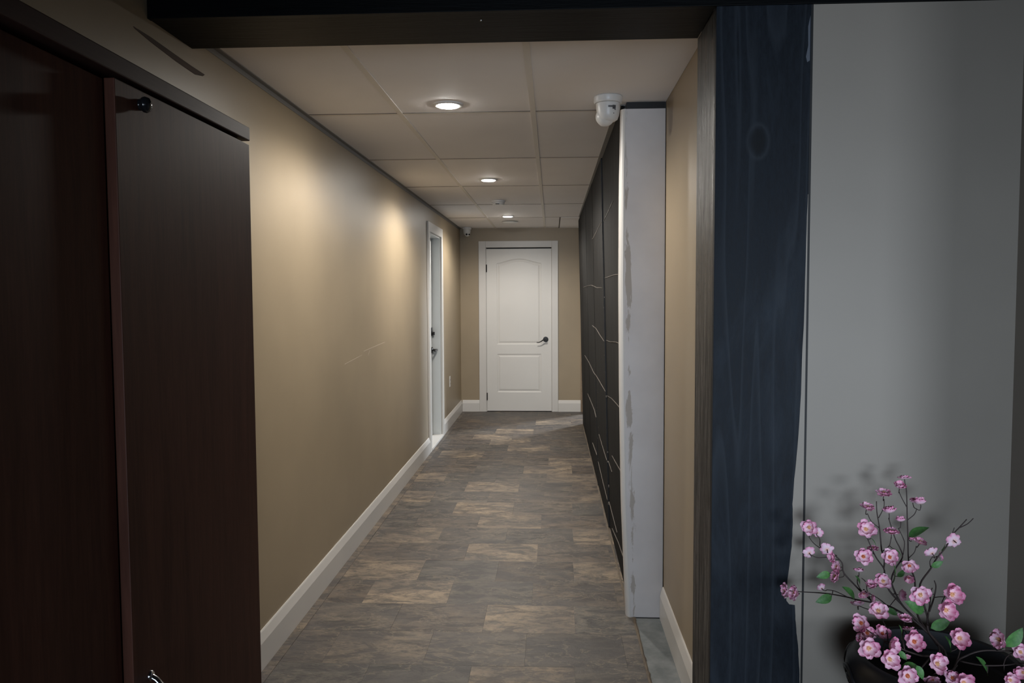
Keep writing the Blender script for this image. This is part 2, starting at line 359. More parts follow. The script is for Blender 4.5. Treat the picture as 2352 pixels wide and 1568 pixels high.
veins = [[(8.30, 1.528), (7.4, 1.531), (6.6, 1.529), (5.9, 1.503), (5.25, 1.495)], [(5.10, 1.553), (4.8, 1.552), (4.5, 1.553), (4.25, 1.551), (3.95, 1.546)],
         [(6.6, 1.21), (6.1, 1.205), (5.6, 1.18), (5.17, 1.163)], [(5.10, 1.172), (4.7, 1.185), (4.3, 1.205), (3.95, 1.215)],
         [(8.3, 0.85), (7.4, 0.855), (6.6, 0.842), (5.9, 0.85), (5.15, 0.852)], [(5.10, 0.83), (4.7, 0.862), (4.3, 0.88), (3.95, 0.893)],
         [(7.8, 0.525), (7.1, 0.535), (6.57, 0.54), (6.3, 0.52)], [(6.0, 0.44), (5.6, 0.428), (5.15, 0.42), (4.82, 0.418)], [(4.78, 0.52), (4.4, 0.545), (4.0, 0.572), (3.85, 0.575)],
         [(6.2, 0.20), (5.6, 0.175), (5.0, 0.16), (4.5, 0.15)], [(4.9, 0.06), (4.4, 0.12), (3.95, 0.15), (3.8, 0.16)],
         [(7.0, 0.20), (6.6, 0.215), (6.3, 0.23)], [(5.09, 1.895), (4.7, 1.91), (4.3, 1.93)], [(6.3, 1.87), (5.7, 1.885), (5.2, 1.90)]]
for vi, pl in enumerate(veins):
    bm = bmesh.new(); pts = []
    for (a, za), (b, zb) in zip(pl, pl[1:]):
        for k in range(6): pts.append((a+(b-a)*k/6, za+(zb-za)*k/6))
    pts.append(pl[-1]); top, bot = [], []
    for i, (y, z) in enumerate(pts):
        z += 0.0016*noise.noise((y*7, vi*3.1, 0)); w = (0.0014+0.0012*noise.noise((y*13, vi, 5)))*(0.4+min(1, min(i, len(pts)-1-i)/3)*0.6)
        y *= K; x = px_(z) + (0.006 if y < 4.91 else -0.002 if y < 6.0 else -0.0055)
        top.append([(x-0.0030, y, z+w), (x+0.002, y, z+w)]); bot.append([(x-0.0030, y, z-w), (x+0.002, y, z-w)])
    loops(bm, [[t[0], t[1], b_[1], b_[0]] for t, b_ in zip(top, bot)])
    link('vein', bm, M['vein'], part)
# chipped splinters along the lower joints
bm = bmesh.new()
for k in range(46):
    jy = rng.choice([4.91, 6.0, 6.0]); z = rng.uniform(0.1, 1.75) if jy < 5 else rng.uniform(0.1, 0.75)
    y = jy + rng.gauss(0, 0.03 if jy < 5 else 0.09); s = rng.uniform(0.002, 0.006); x = px_(z)
    box(bm, x-0.002, x+0.002, y-s*1.5, y+s*1.5, z-s*rng.uniform(0.6, 2.2), z+s)
o = link('chipped_specks', bm, M['vein'], part); o['kind'] = 'stuff'
# rough raw strip closing the corner of the end wall
struct(B('trim_3', (0.357, 0.41, FAR-0.02, FAR, 0, CEIL-0.03), M['raw_strip']), 'rough raw wood strip in the far right corner')

# ---- opening: head beam and right post
head = struct(empty('trim_1', (-0.2, JF, ZB)), 'dark stained beam across the corridor opening')
def P(name, dims, m, parent, bev=0.0):
    o = B(name, dims, m, None, bev); o.parent = parent; o.matrix_parent_inverse = Matrix.Translation(-Vector(parent.location)); return o
P('face_board', (XL, 1.268, JF, JF+0.019, ZB, FC), M['head_board'], head, 0.0015)
P('soffit_board', (XL, XJ, JF+0.0195, JB, ZB+0.002, ZB+0.021), M['soffit_board'], head, 0.001)
P('back_board', (XL, XR+0.1, JB-0.019, JB, ZB+0.0215, FC), M['soffit_board'], head, 0.001)
bm = bmesh.new(); lathe(bm, [(0.004, 0), (0.0035, -0.002), (0.001, -0.003)], 12, Matrix.Translation((-0.201, 2.312, ZB+0.002)))
o = link('screw_head', bm, M['chrome'], head); o.matrix_parent_inverse = Matrix.Translation(-Vector(head.location))
post = struct(empty('trim_2', (0.57, JF, 0)), 'blue black stained post on the right of the opening')
P('front_board', (XJ, XB, JF, JF+0.019, 0, ZB-0.001), M['blue_board'], post, 0.0015)
P('jamb_board', (XJ, XJ+0.019, JF+0.0195, JB, 0, ZB+0.001), M['jamb_board'], post, 0.0012)
P('caulk_line', (XB+0.0005, XB+0.0065, JF+0.003, JF+0.019, 0, ZB-0.001), M['dark_gap'], post)
sm = [(0.7015, 1.72), (0.6985, 1.60), (0.6965, 1.37), (0.693, 1.297), (0.6915, 1.17), (0.684, 1.02), (0.6765, 0.93), (0.673, 0.86), (0.6745, 0.80), (0.6725, 0.74), (0.664, 0.66), (0.659, 0.60), (0.660, 0.583), (0.668, 0.573), (0.684, 0.571), (0.686, 0.53), (0.690, 0.49), (0.694, 0.455), (0.698, 0.40), (0.701, 0.34)]
prs = []
for (a, za), (b, zb) in zip(sm, sm[1:]):
    for k in range(4):
        t = k/4; prs.append((a+(b-a)*t + 0.0013*noise.noise((za*40+t*9, 1, 0)), za+(zb-za)*t))
prs.append(sm[-1])
bm = bmesh.new()
loops(bm, [[(x, JF-0.0008, z), (XB-0.0008, JF-0.0008, z), (XB-0.0008, JF+0.002, z), (x, JF+0.002, z)] for x, z in prs])
o = link('paint_smear', bm, M['taupe'], post); o['label'] = 'taupe wall paint lapped over the board edge'; o.matrix_parent_inverse = Matrix.Translation(-Vector(post.location))
bm = bmesh.new()
sp2 = [(0.7005, 2.20), (0.6945, 2.17), (0.6955, 2.12), (0.690, 2.09), (0.6935, 2.075), (0.7005, 2.08)]
prism(bm, sp2, lambda u, v, t: (u, t, v), JF-0.0008, JF+0.001)
o = link('paint_smear', bm, mat('pale_blue_grey_filler', (0.10, 0.115, 0.145), 0.6), post); o.matrix_parent_inverse = Matrix.Translation(-Vector(post.location))

# ---- floor
fl = struct(B('floor', [(XL-0.16, 0.62, 2.3, FAR+0.14, -0.06, -0.004), (0.62, 2.9, YP1-0.1, 11.6, -0.06, -0.004), (0.52, 0.62, FAR+0.14, 11.6, -0.06, -0.004)], M['concrete']), 'slate look vinyl tile floor of the corridor')
struct(B('floor_front', (XL-0.16, 4.3, -3.12, 2.3, -0.06, -0.002), M['front_floor']))
TAN = [(-0.58, 5.29), (-0.34, 5.02), (-0.2, 5.02), (-0.80, 4.72), (0.23, 4.73), (-0.27, 4.41), (-0.95, 4.10), (0.21, 4.10), (-0.7, 3.80), (-0.09, 3.48), (-0.7, 3.20), (-0.23, 2.90), (-0.44, 7.72), (-0.8, 8.06), (-0.72, 7.11), (-0.25, 7.44), (-0.03, 6.88), (-0.16, 6.54), (-1.0, 6.27), (-0.44, 5.9), (-0.95, 5.62), (0.1, 6.25), (0.04, 8.98), (-0.26, 8.41), (0.2, 5.62)]
HALF = {(-0.7, 3.20): 0.5, (-0.34, 5.02): 0.6, (-0.2, 5.02): 0.6, (-0.80, 4.72): 0.8, (0.2, 5.62): 0.5}
RH, TW = 0.3076, 0.402; X0, X1 = XL+0.055, 0.36
k = -3
while True:
    y0 = 3.022 + RH*k; y1 = y0 + RH
    if y0 > FAR: break
    ph = 0.292 + 0.0065*k if k % 2 == 0 else 0.092 + 0.0065*k
    x = ph - TW*6
    while x < X1:
        a, b = max(x, X0), min(x+TW, X1 if y0 < YP1-0.05 else 2.8)
        ya, yb = max(y0, 2.35), min(y1, FAR-0.001)
        if b-a > 0.006 and yb-ya > 0.02:
            cx_, cy_ = (a+b)/2, (ya+yb)/2; gpx = 0.0003
            bm = bmesh.new(); box(bm, a-cx_+gpx, b-cx_-gpx, ya-cy_+gpx, yb-cy_-gpx, -0.0039, rng.uniform(-0.0004, 0.0002))
            o = link('floor_tile', bm, M['vinyl'], fl); o.location = (cx_, cy_, 0)
            v = rng.uniform(0.80, 1.18); w = rng.uniform(-0.007, 0.007)
            colr = Vector((0.074*v+w, 0.063*v, 0.053*v-w*0.6))
            for t in TAN:
                if a <= t[0] <= b and ya <= t[1] <= yb:
                    s = HALF.get(t, 1.0)*rng.uniform(0.85, 1.08); colr = colr.lerp(Vector((0.178, 0.143, 0.106)), s)
            o.color = (*colr, 1)
        x += TW
    k += 1
# narrow filler strips of vinyl beside the left skirting
y = 2.4
while y < FAR-0.1:
    ln = rng.uniform(0.5, 0.95); ye = min(y+ln, FAR-0.001); cy_ = (y+ye)/2
    bm = bmesh.new(); box(bm, -0.0265, 0.0265, (y-cy_)+0.001, (ye-cy_)-0.001, -0.0039, 0.0)
    o = link('floor_tile', bm, M['vinyl'], fl); o.location = (XL+0.0275, cy_, 0)
    c_ = rng.choice([(0.10, 0.088, 0.078), (0.13, 0.105, 0.08), (0.09, 0.08, 0.075), (0.16, 0.13, 0.095)]); o.color = (*c_, 1); y = ye
# torn edge of the sheet on the right
def ragged(ya, yb, x0, amp, name):
    bm = bmesh.new(); n = int((yb-ya)/0.02); rings = []
    for i in range(n+1):
        yy = ya+(yb-ya)*i/n; w = 0.006 + amp*(0.5+0.5*noise.noise((yy*9, 2, 0))) + amp*0.4*noise.noise((yy*41, 7, 0)); h = 0.003 + 0.002*noise.noise((yy*23, 5, 1))
        rings.append([(x0-0.002, yy, -0.0038), (x0-0.002, yy, 0.0006), (x0+w*0.5, yy, h), (x0+w, yy, 0.0002), (x0+w, yy, -0.0038)])
    loops(bm, rings); link(name, bm, M['vinyl_edge'], fl)
ragged(2.36, YC-0.004, 0.3605, 0.010, 'torn_edge'); 
bm = bmesh.new(); n = 260; rings = []
for i in range(n+1):
    yy = YC+0.06+(YP1-YC-0.08)*i/n; w = 0.006+0.010*(0.5+0.5*noise.noise((yy*8, 3, 0)))+0.004*noise.noise((yy*37, 1, 0))
    rings.append([(0.3515, yy, 0.0001), (0.3515, yy, 0.004), (0.3515-w*0.6, yy, 0.003), (0.3515-w, yy, 0.0005)])
loops(bm, rings); link('torn_edge', bm, M['vinyl_edge'], fl)

# ---- skirting boards
SK = [(0, 0), (0.016, 0), (0.016, 0.105), (0.006, 0.140), (0.003, 0.145), (0, 0.145)]
def skirting(name, p0, p1, nrm):
    p0, p1, nrm = Vector(p0), Vector(p1), Vector(nrm); bm = bmesh.new()
    loops(bm, [[p + nrm*u + Vector((0, 0, v)) for u, v in SK] for p in (p0, p1)])
    return link(name, bm, M['white'])
bl = struct(skirting('baseboard_left', (XL, 1.9, 0.0005), (XL, DY0-0.096, 0.0005), (1, 0, 0)), 'white skirting board along the left wall')
o = skirting('far_length', (XL, DY1+0.096, 0.0005), (XL, FAR, 0.0005), (1, 0, 0)); o.parent = bl
bf = struct(skirting('baseboard_far', (XL+0.017, FAR, 0.0005), (-0.909, FAR, 0.0005), (0, -1, 0)), 'white skirting board on the end wall')
o = skirting('right_length', (0.077, FAR, 0.0005), (0.356, FAR, 0.0005), (0, -1, 0)); o.parent = bf
struct(skirting('baseboard_right', (XR, JB, -0.0035), (XR, YC-0.001, -0.0035), (-1, 0, 0)), 'white skirting board beside the bare floor strip')

# ---- ceiling
ce = struct(B('ceiling', [(XL-0.16, 0.62, JB-0.02, FAR+0.14, CEIL+0.022, CEIL+0.06), (0.62, 2.9, YP1-0.1, 11.6, CEIL+0.022, CEIL+0.06), (0.52, 0.62, FAR+0.14, 11.6, CEIL+0.022, CEIL+0.06)], M['ceil_back']), 'suspended ceiling of large pale tiles')
struct(B('ceiling_front', (XL-0.16, 4.3, -3.12, 2.36, FC, FC+0.06), M['dark_ceiling']))
G1, G2 = -0.694, -0.0844; R0, RL = 3.677, 1.2192
rows = [JB+0.001] + [R0+RL*i for i in range(5)] + [FAR]
cols = [XL, G1, G2, XR]
def ctile(x0, x1, y0, y1, dz=0.0):
    cx_, cy_ = (x0+x1)/2, (y0+y1)/2; bm = bmesh.new()
    box(bm, x0-cx_+0.001, x1-cx_-0.001, y0-cy_+0.001, y1-cy_-0.001, 0, 0.014)
    o = link('ceiling_tile', bm, M['tile'], ce); o.location = (cx_, cy_, CEIL+dz); 
    o.rotation_euler = (rng.uniform(-0.0006, 0.0006), rng.uniform(-0.0006, 0.0006), 0)
for r, (y0, y1) in enumerate(zip(rows, rows[1:])):
    for c_, (x0, x1) in enumerate(zip(cols, cols[1:])):
        if c_ == 2 and r > 0: x1 = 0.40 if y1 < YP1 else 0.62
        if c_ == 2 and r == len(rows)-2:
            ctile(x0, 0.095, y0, y1); ctile(0.095, x1, y0, y1, -0.006)
        else: ctile(x0, x1, y0, y1)
ctile(0.62, 2.8, YP1, 11.5)
for gx in (G1, G2): B('ceiling_tee', (gx-0.012, gx+0.012, JB+0.001, FAR-0.001, CEIL-0.0035, CEIL+0.0005), M['tee'], ce, 0.0004)
B('ceiling_tee', (0.083, 0.107, rows[-2], FAR-0.001, CEIL-0.0035, CEIL+0.0005), M['ceil_back'], ce)
for y in rows[1:-1]:
    for x0, x1 in ((XL, G1-0.0125), (G1+0.0125, G2-0.0125), (G2+0.0125, 0.40 if y > YC else XR)):
        B('ceiling_tee', (x0, x1, y-0.012, y+0.012, CEIL-0.0022, CEIL+0.0005), M['tee'], ce)
        B('tee_shadow_strip', (x0, x1, y-0.0150, y-0.0122, CEIL-0.0024, CEIL+0.0005), M['ceil_back'], ce)  # dark strip drawn as the shadow line beside each cross tee
B('wall_angle', [(XL+0.0005, XL+0.02, JB+0.001, FAR-0.001, CEIL-0.0035, CEIL), (XL+0.0005, XL+0.002, JB+0.001, FAR-0.001, CEIL-0.022, CEIL)], M['angle'], ce)
B('wall_angle', (0.285, 0.325, YC+0.06, YP1, CEIL-0.0040, CEIL+0.0005), M['angle'], ce)

# ------------------------------------------------------------------ doors
def panel_door(parent, w, h, columns, fn, material, thick=0.035):
    """leaf with sunk, moulded panels; columns = [(x0, x1, [(z0, z1, rise), ...])]; fn(u, v, depth) maps to the world"""
    bm = bmesh.new(); outlines = []
    def quad(*p): bm.faces.new([bm.verts.new(fn(u, v, 0)) for u, v in p])
    xs = 0
    for x0, x1, rows_ in columns:
        quad((xs, 0), (x0, 0), (x0, h), (xs, h)); zs_ = [(x0, 0), (x1, 0)]
        for z0, z1, rise in rows_:
            lo = zs_
            for a, b in zip(lo, lo[1:]): quad((a[0], a[1]), (b[0], b[1]), (b[0], z0), (a[0], z0))
            ol = arch_outline(x0, x1, z0, z1, rise) if rise else [(x0, z0), (x1, z0), (x1, z1), (x0, z1)]
            outlines.append((x0, x1, z0, z1, rise)); zs_ = list(reversed(ol[2:]))
        for a, b in zip(zs_, zs_[1:]): quad((a[0], a[1]), (b[0], b[1]), (b[0], h), (a[0], h))
        xs = x1
    quad((xs, 0), (w, 0), (w, h), (xs, h))
    outer = [(0, 0), (w, 0), (w, h), (0, h)]
    loops(bm, [[fn(u, v, 0) for u, v in outer], [fn(u, v, thick) for u, v in outer]], cap0=False)
    bmesh.ops.remove_doubles(bm, verts=bm.verts, dist=1e-5)
    leaf = link('door_leaf', bm, material, parent)
    for (x0, x1, z0, z1, rise) in outlines:
        bm = bmesh.new()
        seq = [(0.0, 0.0), (0.008, 0.0045), (0.017, 0.006), (0.022, 0.0056), (0.036, 0.0016), (0.042, 0.001)]
        rr = [[fn(u, v, d) for u, v in (arch_outline(x0+i, x1-i, z0+i, z1-i, rise) if rise else [(x0+i, z0+i), (x1-i, z0+i), (x1-i, z1-i), (x0+i, z1-i)])] for i, d in seq]
        loops(bm, rr, cap0=False, cap1=False)
        vs = [bm.verts.new(p) for p in rr[-1]]; f = bm.faces.new(vs)
        bmesh.ops.triangulate(bm, faces=[f]); bmesh.ops.remove_doubles(bm, verts=bm.verts, dist=1e-5)
        link('door_panel', bm, material, leaf)
    return leaf
def arch_outline(x0, x1, z0, z1, rise, n=24):
    pts = [(x0, z0), (x1, z0)]
    for i in range(n+1):
        t = i/n; u = x1+(x0-x1)*t; s = 0.5-0.5*cos(2*pi*t); s = s**0.72
        pts.append((u, z1 + rise*s))
    return pts
# far door
d1 = struct(empty('door_1', (-0.41, FAR, 0)), 'white two panel door with arched top panel at the corridor end')
def inv(o, p): o.matrix_parent_inverse = Matrix.Translation(-Vector(p.location)); return o
DX0, DW, DH = -0.812, 0.806, 2.022
leaf1 = panel_door(d1, DW, DH, [(0.125, DW-0.125, [(0.235, 0.715, 0), (0.835, 1.845, 0.055)])], lambda u, v, d: (DX0+u, FAR+0.004+d, 0.008+v), M['door_white'])
inv(leaf1, d1)
for nm, dims in (('casing', (-0.908, -0.820, FAR-0.018, FAR, 0.0005, 2.125)), ('casing', (0.0005, 0.0755, FAR-0.018, FAR, 0.0005, 2.125)), ('casing', (-0.8195, 0.0, FAR-0.018, FAR, 2.046, 2.125)), ('jamb', (-0.8195, -0.8135, FAR-0.002, FAR+0.09, 0.0005, 2.045)), ('jamb', (-0.0045, 0.0, FAR-0.002, FAR+0.09, 0.0005, 2.045))):
    inv(B(nm, dims, M['white'], d1, 0.002), d1)
inv(B('head_gap', (-0.813, -0.005, FAR+0.042, FAR+0.09, 2.0, 2.045), M['dark_gap'], d1), d1)
for z in (0.19, 1.79):
    bm = bmesh.new(); box(bm, DX0-0.004, DX0+0.006, FAR-0.006, FAR+0.003, z-0.045, z+0.045, 0.001); tube(bm, [(DX0-0.001, FAR-0.006, z-0.047), (DX0-0.001, FAR-0.006, z+0.047)], 0.005)
    link('hinge', bm, M['black_metal'], leaf1)
hx, hz = -0.078, 0.905
bm = bmesh.new()
lathe(bm, [(0.033, 0), (0.033, 0.006), (0.028, 0.011), (0.012, 0.012), (0.011, 0.045), (0.013, 0.05), (0.010, 0.058)], 24, Matrix.Translation((hx, FAR+0.004, hz)) @ Matrix.Rotation(pi/2, 4, 'X'))
tube(bm, [(hx, FAR-0.048, hz), (hx-0.03, FAR-0.05, hz-0.004), (hx-0.055, FAR-0.05, hz-0.022), (hx-0.085, FAR-0.048, hz-0.036), (hx-0.112, FAR-0.046, hz-0.036)], [0.009, 0.008, 0.0065, 0.0055, 0.004], 8)
auto(link('door_handle', bm, M['black_metal'], leaf1))['label'] = 'black curved lever handle'

# left door, set back in its opening
d2 = struct(empty('door_2', (XL, 7.7, 0)), 'cool white recessed door in the left wall')
LX = XL-0.085
LW = DY1-DY0-0.04
leaf2 = panel_door(d2, LW, 2.0, [(0.09, LW-0.27, [(0.25, 0.72, 0), (0.92, 1.88, 0)]), (LW-0.20, LW-0.085, [(0.25, 0.72, 0), (0.92, 1.45, 0), (1.6, 1.88, 0)])], lambda u, v, d: (LX-d, DY0+0.02+u, 0.028+v), M['steel_door'])
inv(leaf2, d2)
cs = 0.085
for nm, dims in (('casing', (XL, XL+0.018, DY0-cs, DY0+0.004, 0.0005, DZ+cs-0.004)), ('casing', (XL, XL+0.018, DY1-0.004, DY1+cs, 0.0005, DZ+cs-0.004)), ('casing', (XL, XL+0.018, DY0+0.0045, DY1-0.0045, DZ-0.004, DZ+cs-0.004)),
                 ('jamb', (XL-0.15, XL-0.0005, DY0, DY0+0.018, 0.0005, DZ)), ('jamb', (XL-0.15, XL-0.0005, DY1-0.018, DY1, 0.0005, DZ)), ('jamb', (XL-0.15, XL-0.0005, DY0+0.0185, DY1-0.0185, DZ-0.018, DZ)),
                 ('door_sill', (XL-0.15, XL+0.022, DY0+0.005, DY1-0.005, 0.004, 0.026))):
    inv(B(nm, dims, M['white'] if nm != 'jamb' else M['steel_door'], d2, 0.002), d2)
inv(B('sill_gap', (XL-0.05, XL+0.02, DY0+0.005, DY1-0.005, 0.0, 0.0038), M['dark_gap'], d2), d2)
yh = DY1-0.075
RX = Matrix.Rotation(pi/2, 4, 'Y')
bm = bmesh.new(); lathe(bm, [(0.032, 0), (0.032, 0.008), (0.026, 0.014), (0.012, 0.016), (0.012, 0.02)], 24, Matrix.Translation((LX, yh, 1.075)) @ RX)
box(bm, LX+0.016, LX+0.034, yh-0.006, yh+0.006, 1.052, 1.085, 0.002); box(bm, LX, LX+0.008, yh-0.03, yh+0.03, 1.06, 1.13, 0.002)
link('deadbolt', bm, M['black_metal'], leaf2)['label'] = 'black deadbolt turn'
bm = bmesh.new(); lathe(bm, [(0.032, 0), (0.032, 0.008), (0.026, 0.012), (0.012, 0.014), (0.011, 0.05), (0.012, 0.058)], 24, Matrix.Translation((LX, yh, 0.90)) @ RX)
tube(bm, [(LX+0.052, yh+0.012, 0.90), (LX+0.055, yh-0.03, 0.90), (LX+0.053, yh-0.08, 0.90), (LX+0.05, yh-0.115, 0.898)], [0.011, 0.010, 0.009, 0.008], 8)
auto(link('door_handle', bm, M['black_metal'], leaf2))['label'] = 'black lever handle'

# ------------------------------------------------------------------ ceiling lights
names = ['recessed ceiling downlight nearest the opening, largest and brightest of three', 'middle recessed ceiling downlight of the corridor row', 'farthest recessed ceiling downlight, near the end door']
proto = None
for i, (x, y) in enumerate([(-0.4535, 3.515), (-0.455, 5.762), (-0.463, 8.391)]):
    if i == 0:
        t = empty('ceiling_downlight', (x, y, CEIL)); bm = bmesh.new()
        lathe(bm, [(0.0485, -0.0075), (0.052, -0.0085), (0.062, -0.0065), (0.066, -0.003), (0.066, 0.001), (0.0485, 0.001)], 40, cap0=False, cap1=False)
        auto(link('trim_ring', bm, M['plastic'], t)); bm = bmesh.new()
        lathe(bm, [(0.0483, -0.0005), (0.0483, -0.0085), (0.044, -0.0105), (0.02, -0.0125), (0.003, -0.013)], 40)
        link('lamp_lens', bm, M['lamp'], t, True); proto = t
    else:
        t = proto.copy(); COL.objects.link(t)
        for ch in list(proto.children):
            c = ch.copy(); COL.objects.link(c); c.parent = t
        t.location = (x, y, CEIL)
    tag(t, names[i], 'downlight', 'ceiling downlights of the corridor')
    l = bpy.data.lights.new('downlight_beam', 'SPOT'); l.energy = LAMP_POWER*(1.08, 0.92, 0.43)[i]; l.color = (1.0, 0.935, 0.85)
    l.spot_size = radians(166); l.spot_blend = 0.45; l.shadow_soft_size = 0.045
    lo = bpy.data.objects.new('downlight_beam', l); COL.objects.link(lo); lo.parent = t; lo.location = (0, 0, -0.016)

# ------------------------------------------------------------------ cameras, detectors, outlet
def dome_camera(name, loc, rz, label, tilt, lenses):
    t = empty(name, loc); t.rotation_euler = (0, 0, rz); tag(t, label, 'security camera')
    bm = bmesh.new(); lathe(bm, [(0.058, 0), (0.061, -0.003), (0.061, -0.022), (0.057, -0.029), (0.050, -0.030)], 40); auto(link('mount_base', bm, M['plastic'], t))
    bm = bmesh.new(); lathe(bm, [(0.051, -0.0305), (0.0505, -0.05), (0.046, -0.08), (0.040, -0.096), (0.028, -0.104), (0.01, -0.107)], 40); auto(link('housing', bm, M['plastic'], t), 50)
    # eyeball, turned towards -Y of the thing and downwards
    bm = bmesh.new(); n = 14; R = 0.040; ctr = Vector((0, -0.014, -0.083))
    d = Vector((0, -cos(tilt), -sin(tilt))); rot = d.to_track_quat('Z', 'Y').to_matrix().to_4x4()
    prof = [(R*sin(pi*k/n*0.86+0.001), -R*cos(pi*k/n*0.86)) for k in range(n+1)] + [(0.014, R*0.88)]
    lathe(bm, prof, 32, Matrix.Translation(ctr) @ rot); eb = auto(link('eyeball', bm, M['plastic'], t), 40)
    for (u, v, r) in lenses:
        bm = bmesh.new(); lathe(bm, [(r, 0), (r, 0.0025), (r*0.6, 0.0035), (0.001, 0.004)], 20, Matrix.Translation(ctr) @ rot @ Matrix.Translation((u, v, R*0.88-0.001)))
        link('camera_lens', bm, M['lens_black'], eb)
    return t
dc = dome_camera('dome_camera', (0.239, 3.426, CEIL-0.0005), radians(-75), 'white turret security camera on the ceiling by the drywall column', radians(38), [(0, 0, 0.012)])
dc.rotation_euler = (0, 0, radians(-118))
# label and screw hole on the side facing the opening
bm = bmesh.new()
def oncone(a, z, r_add=0.0006):
    r = 0.0505 + (0.046-0.0505)*((-0.05-z)/0.03) + r_add
    return Vector((r*cos(a), r*sin(a), z))
a0 = radians(-58); RZ = Matrix.Rotation(radians(118), 4, 'Z')
for (ua, ub, za, zb) in [(-0.62, -0.25, -0.047, -0.054), (-0.25, 0.05, -0.045, -0.061), (-0.05, 0.08, -0.0615, -0.065)]:
    ring0 = [oncone(a0+ua+(ub-ua)*i/5, za) for i in range(6)]; ring1 = [oncone(a0+ua+(ub-ua)*i/5, zb) for i in range(6)]
    loops(bm, [[RZ @ p for p in ring0], [RZ @ p for p in ring1]], close=False)
o = link('printed_label', bm, M['label'], dc)
bm = bmesh.new(); q = RZ @ oncone(a0-0.1, -0.078, 0); lathe(bm, [(0.002, -0.001), (0.002, 0.001)], 10, Matrix.Translation(q) @ q.to_track_quat('Z', 'Y').to_matrix().to_4x4()); link('screw_hole', bm, M['lens_black'], dc)
dome_camera('dome_camera', (-1.035, 9.71, CEIL-0.0005), radians(22), 'white turret security camera with two dark eyes in the far left ceiling corner', radians(22), [(-0.017, 0, 0.013), (0.017, 0, 0.011)]).scale = (0.92,)*3
t = tag(empty('smoke_detector', (-0.469, 7.03, CEIL-0.001)), 'small round smoke detector on the ceiling between two downlights', 'detector')
bm = bmesh.new(); lathe(bm, [(0.062, 0), (0.063, -0.008), (0.060, -0.016), (0.054, -0.018)], 36); auto(link('base_plate', bm, M['plastic'], t))
bm = bmesh.new(); lathe(bm, [(0.055, -0.0185), (0.054, -0.030), (0.046, -0.039), (0.02, -0.041), (0.004, -0.041)], 36); auto(link('sensor_cap', bm, M['plastic'], t))
bm = bmesh.new(); box(bm, -0.022, 0.012, -0.056, -0.046, -0.0375, -0.031); link('vent_slot', bm, M['lens_black'], t)
t = tag(empty('ceiling_vent', (-0.471, 8.99, CEIL-0.001)), 'flat round white disc vent on the ceiling near the end wall', 'vent')
bm = bmesh.new(); lathe(bm, [(0.075, 0), (0.075, -0.005)], 36); link('vent_neck', bm, M['dark_gap'], t)
bm = bmesh.new(); lathe(bm, [(0.092, -0.0055), (0.094, -0.009), (0.085, -0.017), (0.05, -0.023), (0.005, -0.025)], 40); auto(link('vent_disc', bm, M['plastic'], t))
t = tag(empty('wall_outlet', (XL, 8.755, 0.498)), 'white outlet plate low on the left wall beyond the recessed door', 'outlet')
bm = bmesh.new(); box(bm, 0.0, 0.006, -0.036, 0.036, -0.058, 0.058, 0.002); link('cover_plate', bm, M['plastic'], t)
for z in (-0.02, 0.02):
    bm = bmesh.new(); box(bm, 0.0062, 0.009, -0.016, 0.016, z-0.014, z+0.014, 0.002); s_ = link('socket', bm, M['plastic_grey'], t)
    bm = bmesh.new(); box(bm, 0.0088, 0.0096, -0.007, -0.005, z-0.005, z+0.005); box(bm, 0.0088, 0.0096, 0.005, 0.007, z-0.005, z+0.005); link('socket_slot', bm, M['lens_black'], s_)

# ------------------------------------------------------------------ tall cabinet
CX, CY1, CZ = -0.691, 1.8065, 1.832
cb = tag(empty('tall_cabinet', (-0.91, 1.25, 0)), 'tall dark mahogany two door cabinet against the left wall', 'cabinet')
def C(name, dims, m, bev=0.0, parent=cb):
    return inv(B(name, dims, m, cb, bev), cb) if parent is cb else B(name, dims, m, parent, bev)
C0 = 0.70
C('side_panel', (XL+0.018, CX-0.019, CY1-0.034, CY1-0.016, 0.0005, CZ-0.031), M['cabinet'], 0.001)
C('side_panel', (XL+0.018, CX-0.019, C0+0.004, C0+0.022, 0.0005, CZ-0.031), M['cabinet'], 0.001)
C('back_panel', (XL+0.018, XL+0.024, C0+0.0225, CY1-0.0345, 0.08, CZ-0.031), M['cabinet'])
C('bottom_panel', (XL+0.0245, CX-0.036, C0+0.0225, CY1-0.0345, 0.06, 0.078), M['cabinet'])
C('plinth', (CX-0.08, CX-0.064, C0+0.0225, CY1-0.0345, 0.0005, 0.0595), M['cabinet'])
C('top_panel', (XL+0.006, CX+0.002, C0, CY1, CZ-0.0305, CZ), M['cabinet_top'], 0.0022)
dl = C('cabinet_door', (CX-0.035, CX-0.0165, C0+0.004, 1.240, 0.085, CZ-0.041), M['cabinet'], 0.0012)
dr = C('cabinet_door', (CX-0.018, CX, 1.2445, CY1-0.0005, 0.085, CZ-0.0385), M['cabinet'], 0.0015)
bm = bmesh.new()
lathe(bm, [(0.0095, 0), (0.0095, 0.002), (0.0085, 0.0035), (0.0125, 0.006), (0.0135, 0.010), (0.0115, 0.015), (0.006, 0.018), (0.001, 0.0185)], 28, Matrix.Translation((CX, 1.322, 1.769)) @ RX)
auto(link('door_knob', bm, M['knob'], dr), 50)
